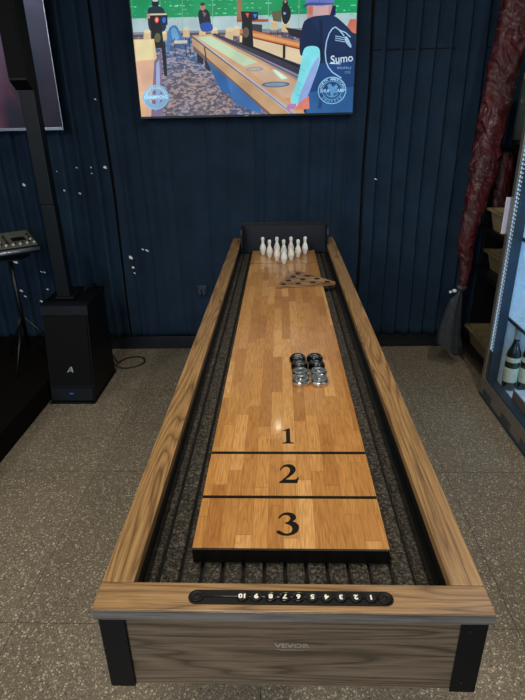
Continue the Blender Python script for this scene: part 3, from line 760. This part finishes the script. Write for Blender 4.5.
# ---------------------------------------------------------------- second television at the left
TL = thing('television', 'partly visible wall television with blurred pink and blue picture behind the column speaker', 'television', (-1.937, 3.331, 1.440), WYAW)
b = MB(); b.box(-.67, .67, -.034, 0, 0, .76, 'black', .003); b.build('housing', TL)
b = MB(); b.box(-.67, .67, -.0375, -.0342, 0, .016, 'silver', .0008); b.box(.6655, .67, -.0375, -.0342, .0162, .76, 'silver', .0008); b.box(-.67, -.6655, -.0375, -.0342, .0162, .76, 'silver', .0008)
b.box(-.6653, .6653, -.0375, -.0342, .754, .76, 'silver', .0008); b.build('bezel', TL)
t = NT('screen_blurred_picture'); v = t.coords()
sp = t.n('ShaderNodeSeparateXYZ'); t.l(v, sp.inputs[0])
n = t.noise(v, 4.2, 2, .5, .6)
xx = t.math('ADD', sp.outputs[0], t.math('MULTIPLY', t.math('SUBTRACT', n, .5), .35))
cA = t.ramp(t.math('ADD', t.math('MULTIPLY', xx, 1.2), .2), [(.0, srgb('#7d7fb8')), (.5, srgb('#8c6f96')), (.66, srgb('#7a4a58')), (.74, srgb('#333645')), (.84, srgb('#333d50')), (.92, srgb('#4a3f4c')), (1, srgb('#343646'))])
cB = t.ramp(t.math('ADD', t.math('MULTIPLY', sp.outputs[2], 1.3), t.math('MULTIPLY', n, .4)), [(.2, srgb('#2a2833')), (.45, srgb('#3a3a4c')), (.85, srgb('#56607e')), (1, srgb('#7680a8'))])
t.col((.004, .004, .004, 1)).set(rough=.3, emit=.5, spec=.1); t.l(t.mix(.5, cA, cB), t.b.inputs['Emission Color'])
b = MB(); b.poly([(-.6655, -.0343, .016), (.6655, -.0343, .016), (.6655, -.0343, .754), (-.6655, -.0343, .754)], t.m); b.build('screen', TL, recalc=False)

# ---------------------------------------------------------------- stage platform
b = MB(); b.box(-3.2, -1.345, .3, 3.33, 0, .125, 'stage', .004); tag(b.build('stage_platform'), 'low black carpeted stage platform on the left under the mixer stand', 'stage')

# ---------------------------------------------------------------- column speaker
SP = thing('column_speaker', 'tall black column loudspeaker on a subwoofer base beside the stage', 'loudspeaker', (-1.19, 2.83, 0))
def sp_(mb, name, parent=SP):
    o = mb.build(name, parent)
    if parent is SP: o.location = (1.19, -2.83, 0)
    return o
def slab(mb, x0, x1, za, zb, out, inn, mat):   # plate lying on the slanted front of the cabinet
    f = lambda z: 2.625 + (z-.012)*(2.725-2.625)/.53
    return mb.prism([(f(za)-out, za), (f(zb)-out, zb), (f(zb)-inn, zb), (f(za)-inn, za)], x0, x1, mat, 'x')
b = MB(); b.prism([(2.625, .012), (3.03, .012), (3.03, .555), (2.7277, .542)], -1.326, -1.074, 'speaker', 'x'); cab = sp_(b, 'cabinet')
b = MB(); b.box(-1.331, -1.069, 2.608, 3.038, .0, .0115, 'speaker', .003); sp_(b, 'foot_plate')
b = MB(); slab(b, -1.320, -1.080, .108, .500, .009, .0005, 'grille'); gr = sp_(b, 'front_grille')
b = MB(); o_ = (-1.199, 2.6478, .20)
q = [(-.018, -.016), (-.011, -.016), (.008, .009), (.011, -.004), (.000, -.004), (-.003, -.009), (.011, -.009), (.012, -.016), (.019, -.016), (.015, .018), (.007, .018)]
b.prism([(o_[0]+u, o_[2]+v) for u, v in q], o_[1]-.0005, o_[1]+.0020, 'logo', 'y'); sp_(b, 'logo_mark', gr)
b = MB(); slab(b, -1.320, -1.080, .022, .092, .012, .0005, 'spkcol'); pn = sp_(b, 'lower_panel')
b = MB(); slab(b, -1.212, -1.192, .058, .064, .0135, .0122, 'ledgreen'); sp_(b, 'status_light', pn)
b = MB(); b.prism([(2.7090, .506), (2.7165, .556), (2.735, .566), (2.775, .566), (2.775, .5445), (2.7272, .5425), (2.7195, .506)], -1.332, -1.068, 'spkcol', 'x'); sp_(b, 'front_lip')
b = MB(); b.prism([(2.7755, .5445), (2.7755, .565), (3.035, .574), (3.035, .5555)], -1.331, -1.069, 'speaker', 'x'); sp_(b, 'top_panel')
b = MB(); b.tube([(-1.14, 2.90, .57), (-1.14, 2.91, .598), (-1.10, 2.98, .600), (-1.095, 2.99, .573)], .007, 'speaker', 8); sp_(b, 'carry_handle')
b = MB(); b.box(-1.270, -1.166, 2.790, 2.895, .5715, .585, 'spkcol', .003); b.box(-1.262, -1.189, 2.80, 2.86, .585, 1.085, 'spkcol', .004); sp_(b, 'spacer_column')
b = MB(); b.box(-1.264, -1.191, 2.80, 2.86, 1.087, 1.628, 'spkcol', .004); sp_(b, 'spacer_column')
b = MB(); b.prism([(2.745, 1.668), (2.745, 2.42), (2.862, 2.42), (2.862, 1.6285), (2.80, 1.6285)], -1.276, -1.192, 'speaker', 'x'); arr = sp_(b, 'upper_array')
b = MB(); b.box(-1.272, -1.196, 2.739, 2.7445, 1.68, 2.41, 'grille', .002); sp_(b, 'front_grille', arr)
# cable
pts = [(-1.075, 3.045, .10), (-1.078, 3.09, .05), (-1.085, 3.15, .008), (-1.06, 3.21, .006), (-1.00, 3.245, .006), (-.94, 3.225, .006), (-.915, 3.16, .006), (-.95, 3.10, .006), (-1.02, 3.068, .006), (-1.075, 3.058, .03), (-1.08, 3.045, .06)]
def smooth(pts, k=6):
    P = [Vector(p) for p in pts]; out = []
    for i in range(len(P)-1):
        a, b_, c, d = P[max(i-1, 0)], P[i], P[i+1], P[min(i+2, len(P)-1)]
        for s in range(k):
            t_ = s/k; out.append(.5*((2*b_) + (c-a)*t_ + (2*a-5*b_+4*c-d)*t_*t_ + (3*b_-a-3*c+d)*t_**3))
    return out + [P[-1]]
b = MB(); b.tube(smooth(pts), .0045, 'black', 8); tag(b.build('power_cable'), 'thin black cable looped on the floor behind the column speaker', 'cable')
# outlet on the wall
OT = thing('wall_outlet', 'small dark double wall outlet with plugs left of the table end', 'outlet', (-.527, 3.372, .435), WYAW)
b = MB(); b.box(-.030, .030, 0, .012, -.022, .032, 'outlet', .003); b.build('plate', OT)
for x in (-.016, .012):
    b = MB(); b.box(x-.009, x+.009, -.022, -.0004, -.028, .012, 'outlet', .003); b.build('plug', OT)
# ---------------------------------------------------------------- mixer + stand
MX = thing('audio_mixer', 'small audio mixer with rows of pale knobs and silver front edge on a stand', 'audio mixer', (-1.355, 2.9, .836), math.atan2(.134, .163))
MX.rotation_euler = (0, 0, math.atan2(.134, .163))
tiltm = Matrix.Rotation(.26, 3, 'X')
def mpt(x, y, z): return tiltm @ Vector((x, y, z))
mw, md = .34, .215
b = MB(); b.box(-mw, 0, 0, md, -.020, .018, 'black', .003)
for v_ in b.bm.verts: v_.co = tiltm @ v_.co
b.build('housing', MX)
b = MB(); b.box(-mw+.004, -.004, .012, md-.004, .0184, .0215, 'mixtop', .001)
for v_ in b.bm.verts: v_.co = tiltm @ v_.co
mp_ = b.build('control_panel', MX)
b = MB(); b.tube([mpt(-mw, -.004, .004), mpt(-.002, -.004, .004)], .012, 'silver', 12); b.build('front_edge', MX)
def knob(x, y, r, h, mat, nm='knob'):
    b = MB(); b.lathe([(r, 0), (r, h*.7), (r*.75, h)], mat, mpt(x, y, .0218), 12, rot=tiltm); b.build(nm, mp_)
for k in range(9):
    knob(-.016-.037*k, .036, .0072, .010, 'knobw', 'fader_cap')
for k in range(9): knob(-.034-.037*k, .060, .0050, .008, 'knobd')
for rr in range(3):
    for k in range(5): knob(-.150-.037*k, .078+.036*rr, .0062, .014, ['knobw', 'knobd', 'knobd'][rr] if (k+rr) % 2 else 'knobd')
b = MB(); b.box(-.118, -.045, .085, .130, .0218, .0235, 'black', .001)
for v_ in b.bm.verts: v_.co = tiltm @ v_.co
b.build('display', mp_)
for k in range(3): knob(-.022, .080+.035*k, .0055, .010, 'knobw' if k == 0 else 'knobd')
for x, y in ((-.245, .195), (-.285, .195)): knob(x, y, .012, .030, 'knobr', 'connector')
for x, y in ((-.205, .195), (-.165, .198)): knob(x, y, .006, .022, 'knobw', 'connector')
c_ = Vector((-1.54, 2.90, 0))
MS = thing('tripod_stand', 'thin black tripod stand under the audio mixer on the stage', 'stand', (c_.x, c_.y, .125))
b = MB(); b.tube([(0, 0, .10), (0, 0, .655)], .011, 'black', 10); b.build('pole', MS)
b = MB(); b.box(-.09, .09, -.07, .07, .656, .664, 'black', .002); b.build('top_plate', MS)
for a in (math.atan2(.09, -.16), math.atan2(.09, -.16)+2.1, math.atan2(.09, -.16)+4.2):
    b = MB(); b.tube([(.012*math.cos(a), .012*math.sin(a), .30), (.21*math.cos(a), .21*math.sin(a), .008)], .008, 'black', 8); l_ = b.build('leg', MS)

# ---------------------------------------------------------------- display fridge
FX, FY0, FY1, FH, FXB = 1.140, 1.98, 2.730, 1.95, 1.74
FR = thing('display_fridge', 'silver framed glass door drinks fridge glowing pale blue at the right edge', 'fridge', (1.44, 2.35, 0))
def fp_(mb, name, parent=FR):
    o = mb.build(name, parent)
    if parent is FR: o.location = (-1.44, -2.35, 0)
    return o
ix = FX + .055
b = MB()
b.box(ix, FXB, FY1-.035, FY1, .02, FH, 'fridgegrey', .003); b.box(ix, FXB, FY0, FY0+.035, .02, FH, 'fridgegrey', .003)
b.box(FXB-.04, FXB, FY0+.036, FY1-.036, .02, FH, 'fridgegrey', .003); b.box(ix, FXB-.041, FY0+.036, FY1-.036, FH-.22, FH, 'fridgegrey', .003)
b.box(ix, FXB-.041, FY0+.036, FY1-.036, .02, .095, 'fridgegrey', .003); fp_(b, 'cabinet')
b = MB(); b.box(ix+.002, FXB-.042, FY1-.041, FY1-.0355, .10, FH-.221, 'fridgewhite'); b.box(ix+.002, FXB-.042, FY0+.0355, FY0+.041, .10, FH-.221, 'fridgewhite')
b.box(FXB-.047, FXB-.0415, FY0+.042, FY1-.042, .10, FH-.221, 'fridgewhite'); b.box(ix+.002, FXB-.042, FY0+.036, FY1-.036, .0955, .10, 'fridgewhite'); fp_(b, 'liner')
# grille kick plate
b = MB(); b.box(FX+.004, ix-.001, FY0, FY1, .012, .062, 'fridgegrey', .003); kp = fp_(b, 'kick_plate')
for g0 in (2.06, 2.30, 2.56):
    b = MB()
    for k in range(9):
        for r in range(3): b.box(FX+.0025, FX+.0045, g0+k*.014, g0+k*.014+.009, .020+r*.013, .028+r*.013, 'fridgedark')
    fp_(b, 'vent_grille', kp)
b = MB(); b.box(FX-.002, FX+.006, FY0-.004, FY1+.002, 0, .011, 'fridgedark', .001); fp_(b, 'floor_strip', kp)
# door
z0, z1 = .066, FH-.03
b = MB()
b.box(FX, ix-.006, FY1-.034, FY1, z0, z1, 'fridgegrey', .003); b.box(FX, ix-.006, FY0, FY0+.034, z0, z1, 'fridgegrey', .003)
b.box(FX, ix-.006, FY0+.0342, FY1-.0342, z0, z0+.050, 'fridgegrey', .003); b.box(FX, ix-.006, FY0+.0342, FY1-.0342, z1-.07, z1, 'fridgegrey', .003)
dr = fp_(b, 'door')
b = MB()
b.box(FX+.006, ix-.004, FY1-.066, FY1-.0345, z0+.051, z1-.071, 'alu', .002); fp_(b, 'inner_frame', dr)
b = MB()
b.box(FX+.004, ix-.002, FY1-.088, FY1-.0665, z0+.051, z1-.071, 'fridgedark', .002); b.box(FX+.004, ix-.002, FY0+.035, FY0+.06, z0+.051, z1-.071, 'fridgedark', .002)
b.box(FX+.004, ix-.002, FY0+.061, FY1-.089, z0+.051, z0+.062, 'fridgedark', .002); fp_(b, 'seal', dr)
b = MB()
for k in range(78): z = .30 + k*.0195; b.box(FX+.0035, FX+.0062, FY1-.058, FY1-.046, z, z+.013, 'led', .001)
for k in range(78): z = .30 + k*.0195; b.box(FX+.0020, FX+.0042, FY1-.082, FY1-.076, z, z+.009, M['led'], .001)
fp_(b, 'led_strip', dr)
b = MB(); b.box(FX+.010, FX+.014, FY0+.061, FY1-.089, z0+.063, z1-.072, 'glass'); fp_(b, 'glass_pane', dr)
for z in (.478, .90, 1.30):
    b = MB(); b.box(ix+.012, FXB-.05, FY0+.043, FY1-.043, z, z+.006, 'fridgewhite', .001); b.box(ix+.010, ix+.018, FY0+.043, FY1-.043, z-.006, z+.012, 'alu', .001); fp_(b, 'shelf')
def bar_light(name, loc, power, sx, sy, target):
    o = area(name, loc, target, sx, power, (.36, .68, 1), sy); return o
bar_light('fridge_lamp_upper', (1.50, 2.30, FH-.26), 8, .15, .4, (1.50, 2.3, 0))
bar_light('fridge_lamp_lower', (1.62, 2.05, .80), 2.6, .05, .5, (1.3, 2.6, .5))
bar_light('fridge_lamp_bottom', (1.50, 2.30, .465), 1.5, .20, .4, (1.50, 2.4, 0))

# bottles on the fridge floor
def bottle(loc, lab):
    t = thing('wine_bottle', lab, 'bottle', loc, 0, 'wine bottles on the fridge floor')
    b = MB(); b.lathe([(.030, 0), (.0365, .004), (.0372, .17), (.034, .195), (.022, .222), (.0145, .245), (.0135, .262)], 'bottle', n=24); bo = b.build('body', t)
    b = MB(); b.lathe([(.0136, .2622), (.0142, .264), (.0145, .305), (.0160, .307), (.0160, .318), (.013, .320)], 'capsule', n=20); b.build('foil_capsule', t)
    b = MB(); b.lathe([(.0375, .045), (.0378, .046), (.0378, .118), (.0375, .119)], 'label', n=24); lb = b.build('front_label', t)
    b = MB(); b.lathe([(.0375, .150), (.0378, .151), (.0376, .172), (.0372, .173)], 'label', n=24); b.build('neck_label', t)
    b = MB()
    for k, w in enumerate((.5, .7, .35, .6)):
        zz = .062 + .012*k; n_ = 5
        for s in range(n_):
            a0 = PI + .35 - w/2 + w*s/n_; a1 = PI + .35 - w/2 + w*(s+1)/n_
            b.poly([(.0381*math.cos(a0), .0381*math.sin(a0), zz), (.0381*math.cos(a1), .0381*math.sin(a1), zz), (.0381*math.cos(a1), .0381*math.sin(a1), zz+.0022), (.0381*math.cos(a0), .0381*math.sin(a0), zz+.0022)], 'labelink')
    b.build('print', lb, recalc=False); t.scale = (1, 1, 1.12); return t
bo1 = bottle((1.239, 2.602, .1005), 'dark wine bottle with cream label, leftmost on the fridge floor')
for x, y, lab in ((1.318, 2.590, 'dark wine bottle with cream label, cut by the photo edge in the fridge'), (1.405, 2.60, 'dark wine bottle farthest inside on the fridge floor')):
    o = copy_tree(bo1); o.location = (x, y, .1005); o['label'] = lab
b = MB(); b.box(1.200, 1.206, 2.11, 2.455, .1005, .168, 'cartonside', .001); b.box(1.2065, 1.34, 2.11, 2.455, .1005, .168, 'carton', .002)
tag(b.build('carton'), 'low white carton with taupe side on the fridge floor before the bottles', 'box')

# ---------------------------------------------------------------- rack with trays behind the fridge
RK = thing('storage_rack', 'black metal storage rack holding tan trays behind the fridge', 'rack', (1.40, 3.03, 0))
def rk(mb, name, parent=RK):
    o = mb.build(name, parent)
    if parent is RK: o.location = (-1.40, -3.03, 0)
    return o
for x, y in ((1.205, 2.79), (1.165, 3.27), (1.66, 2.79), (1.66, 3.27)):
    b = MB(); b.box(x-.013, x+.013, y-.013, y+.013, 0, 1.318 if x > 1.2 else .64, 'black', .002); rk(b, 'post')
b = MB(); b.box(1.24, 1.68, 3.292, 3.296, .12, 1.30, 'black', .001); rk(b, 'darkness_sheet')  # black sheet put in for the darkness behind the shelves
for z in (.11, .62, .87, 1.31):
    xa = 1.18 if z < .7 else (1.185 if z < 1 else 1.232)
    b = MB(); b.box(xa, 1.68, 2.78, 3.285, z-.012, z, 'black', .002); b.box(xa, xa+.008, 2.78, 3.285, z-.02, z+.008, 'black', .001); rk(b, 'shelf')
for x, y in ((1.245, 3.27),):
    b = MB(); b.box(x-.012, x+.012, y-.012, y+.012, .625, 1.318, 'black', .002); rk(b, 'post')
def tray(name, x0, x1, y0, y1, z0, z1, mat, lab, ndiv, lip=.012):
    t = thing(name, lab, 'tray', ((x0+x1)/2, (y0+y1)/2, z0), 0, 'tan trays on the storage rack')
    b = MB(); i = b.mi(mat); ins = .028; cx, cy = (x0+x1)/2, (y0+y1)/2
    def ringv(a, z, n=6, r=.03):
        X, Y = (x1-x0)/2+a, (y1-y0)/2+a; o = []
        for qx, qy, s in ((1, 1, 0), (-1, 1, 1), (-1, -1, 2), (1, -1, 3)):
            for k in range(n+1):
                an = s*PI/2 + k*PI/2/n; o.append(b.bm.verts.new((qx*(X-r) + r*math.cos(an), qy*(Y-r) + r*math.sin(an), z-z0)))
        return o
    R = [ringv(-ins, z0), ringv(-.006, z1-.006), ringv(lip, z1-.008), ringv(lip, z1), ringv(-.009, z1), ringv(-ins-.004, z0+.006)]
    n = len(R[0])
    for a, c in zip(R[:-1], R[1:]):
        for k in range(n): f = b.bm.faces.new((a[k], a[(k+1) % n], c[(k+1) % n], c[k])); f.material_index = i; f.smooth = False
    for rr in (R[0], R[-1]): f = b.bm.faces.new(rr); f.material_index = i
    b.build('pan', t)
    for k in range(1, ndiv):
        y = -(y1-y0)/2 + (y1-y0)*k/ndiv; c = MB()
        c.prism([(y-.012, .008), (y-.007, z1-z0-.006), (y+.007, z1-z0-.006), (y+.012, .008)], -(x1-x0)/2+.026, (x1-x0)/2-.026, mat, 'x'); c.build('divider', t)
    return t
tray('cutlery_tray', 1.205, 1.56, 2.835, 3.262, .111, .225, 'tan2', 'tan cutlery tray with dividers on the lowest rack shelf', 4)
tray('cutlery_tray', 1.238, 1.56, 2.84, 3.22, .621, .728, 'tan2', 'tan divided tray on the middle rack shelf', 4)
tray('serving_tray', 1.190, 1.56, 2.86, 3.14, .871, .985, 'tan', 'pale tan open tray on the shelf above the divided trays', 1)
b = MB(); b.box(-.05, .05, -.035, .035, 0, .018, 'cream', .006, Matrix.Rotation(.5, 3, 'Z')); o = b.build('folded_paper', loc=(1.31, 2.975, .724)); tag(o, 'small folded cream paper lying on the divided tray of the middle shelf', 'paper')
b = MB(); b.lathe([(.066, 0), (.070, .006), (.070, .03)], 'black', n=32); 
cn = thing('canister', 'dark grey-green cylindrical canister with cream top standing on the rack', 'canister', (1.318, 3.09, 1.3195))
o = b.build('base_band', cn)
b = MB(); b.lathe([(.069, .0302), (.069, .31), (.066, .318)], 'canister', n=32)
b.lathe([(.020, 0), (.022, .001), (.022, .0025), (.017, .0025), (.016, .001)], 'canister', (-.0680*math.cos(.6), -.0680*math.sin(.6), .22), 20, rot=Matrix.Rotation(.6, 3, 'Z') @ Matrix.Rotation(-PI/2, 3, 'Y')); b.build('body', cn)
b = MB(); b.lathe([(.060, .3182), (.062, .320), (.062, .348), (.058, .352)], 'cream', n=32); b.build('lid', cn)
b = MB(); b.box(1.120, 1.154, 2.7335, 2.7365, .92, 1.10, 'card', .0008); b.box(1.119, 1.123, 2.7325, 2.7375, .92, 1.10, 'carton', .0008); tag(b.build('hanging_card'), 'pale lavender card in a sleeve hanging at the far edge of the fridge', 'card')

# ---------------------------------------------------------------- red wrapped bundles
def bundle(name, path, mat, n=96, seed=0, flat=.75):
    """path: (x, y, z, radius)"""
    b = MB(); P = []
    K = int((path[-1][2]-path[0][2])/.0055)
    for k in range(K+1):
        t_ = k/K*(len(path)-1); a = min(int(t_), len(path)-2); u = t_-a; u2 = u
        P.append([path[a][c]*(1-u2) + path[a+1][c]*u2 for c in range(4)])
    rings = []
    for x, y, z, r in P:
        rg_ = []
        for k in range(n):
            an = 2*PI*k/n; d = Vector((math.cos(an), math.sin(an), 0))
            q = Vector((math.cos(an)*1.1+seed, math.sin(an)*1.1, z*5)); w_ = Vector((d.x*r*18+seed, d.y*r*18, z*30 + 6*d.x*r*4)) + 1.2*noise.noise_vector(Vector((d.x*r*12, d.y*r*12, z*9+seed)))
            h = noise.noise(q*1.5)*.12 + (.13 - .42*abs(noise.noise(w_*.62))) + .10*(.3-abs(noise.noise(w_*1.5)))
            rr = r*.92*(1+h); rg_.append(b.bm.verts.new((x + rr*d.x, y + rr*d.y*flat, z)))
        rings.append(rg_)
    i = b.mi(mat)
    for a, c in zip(rings[:-1], rings[1:]):
        for k in range(n): f = b.bm.faces.new((a[k], a[(k+1) % n], c[(k+1) % n], c[k])); f.material_index = i; f.smooth = True
    for rg_ in (rings[0], rings[-1]): f = b.bm.faces.new(rg_); f.material_index = i
    return b
yb = 3.09
WB = thing('wrapped_bundle', 'tall hanging bundle of dark red crinkled plastic film tied at the bottom with smoky film', 'bundle', (1.08, yb, 0))
def wb(mb, name, parent=WB):
    o = mb.build(name, parent)
    if parent is WB: o.location = (-1.08, -yb, 0)
    return o
b = bundle('film', [(1.085, yb, .52, .022), (1.095, yb, .60, .034), (1.075, yb, .80, .048), (1.088, yb, .95, .056), (1.105, yb, 1.10, .070), (1.118, yb, 1.22, .078), (1.125, yb, 1.45, .078), (1.150, yb, 1.75, .082), (1.18, yb, 2.05, .090), (1.20, yb, 2.60, .095)], 'red'); wb(b, 'red_film')
b = MB(); b.lathe([(.024, 0), (.030, .008), (.030, .022), (.024, .03)], 'film', (1.085, yb, .51), 20); wb(b, 'tie')
b = MB()
b.poly
K = 26; prof = [(.52, .026, .018, 1.083), (.49, .018, .014, 1.075), (.45, .036, .02, 1.060), (.36, .052, .03, 1.050), (.26, .066, .036, 1.045), (.17, .078, .04, 1.050), (.13, .082, .04, 1.055)]
rings = []
for z, rx, ry, xc in prof:
    rings.append([b.bm.verts.new((xc + rx*math.cos(2*PI*k/K)*(1+.12*math.sin(5*2*PI*k/K+z*9)), yb + ry*math.sin(2*PI*k/K)*(1+.2*math.sin(7*2*PI*k/K)), z + (.02*math.sin(2*PI*k/K*2+1) if z < .2 else 0) - (.03*math.cos(2*PI*k/K) if z < .3 else 0))) for k in range(K)])
i = b.mi('film')
for a, c in zip(rings[:-1], rings[1:]):
    for k in range(K): f = b.bm.faces.new((a[k], a[(k+1) % K], c[(k+1) % K], c[k])); f.material_index = i; f.smooth = True
wb(b, 'loose_smoky_film', WB)
b = MB(); b.lathe([(.004, 0), (.012, .004), (.012, .016), (.004, .02)], 'fleck', (1.035, yb-.03, .505), 10); b.lathe([(.003, 0), (.008, .003), (.008, .012), (.003, .015)], 'fleck', (1.012, yb-.03, .50), 10); wb(b, 'painted_glint')  # white beads painted in as highlights on the smoky film
b = MB(); b.box(1.188, 1.212, yb-.006, yb+.006, 2.595, 2.70, 'black', .002); wb(b, 'ceiling_strap')
b = bundle('film', [(1.42, 3.335, 1.325, .045), (1.41, 3.335, 1.5, .05), (1.41, 3.335, 1.9, .05), (1.42, 3.335, 2.69, .05)], 'red', seed=5, flat=.7)
tag(b.build('wrapped_bundle'), 'narrow dark red film bundle against the curtain behind the rack', 'bundle')
b = bundle('film', [(1.275, 3.20, .90, .035), (1.275, 3.20, 1.0, .042), (1.275, 3.20, 1.15, .045), (1.275, 3.20, 1.26, .042), (1.275, 3.20, 1.29, .03)], 'red', seed=9, flat=.6)
tag(b.build('wrapped_bundle'), 'short dark red film bundle seen above the pale tray', 'bundle')

# ---------------------------------------------------------------- ceiling lamps
def lamp(loc, r, lab, w, aim=None, spot=None):
    t = thing('ceiling_lamp', lab, 'lamp', loc, 0, 'round ceiling lamps')
    b = MB(); b.lathe([(r*1.25, 0), (r*1.25, -.006), (r*1.05, -.012), (r, -.006)], 'rim', n=28); b.build('ring', t)
    b = MB(); b.lathe([(r*.97, -.0065), (r*.95, -.009)], 'lampglow', n=28); b.build('diffuser', t)
    return t
lamp((.95, 1.5, 2.70), .06, 'added round ceiling lamp, out of view above the aisle by the fridge', 0)  # fixture added to go with the extra aisle light
lamp((-.15, .9, 2.70), .06, 'round recessed ceiling lamp above the near end of the table', 0)
# spot light on the curtain rail above the television
SPT = thing('spot_light', 'small black spot light above the large television pointing at the table', 'lamp', (-.03, 3.27, 2.256))
b = MB(); b.lathe([(.030, .07), (.034, .06), (.034, 0), (.030, -.002)], 'black', n=20); b.build('shade', SPT)
b = MB(); b.lathe([(.016, -.0025), (.015, -.010), (.009, -.016), (.002, -.018)], emissive('spot_glow', '#fff2dc', 110), n=20); b.build('bulb', SPT)
b = MB(); b.box(-.008, .008, -.008, .008, .071, .443, 'black', .001); b.build('stem', SPT)
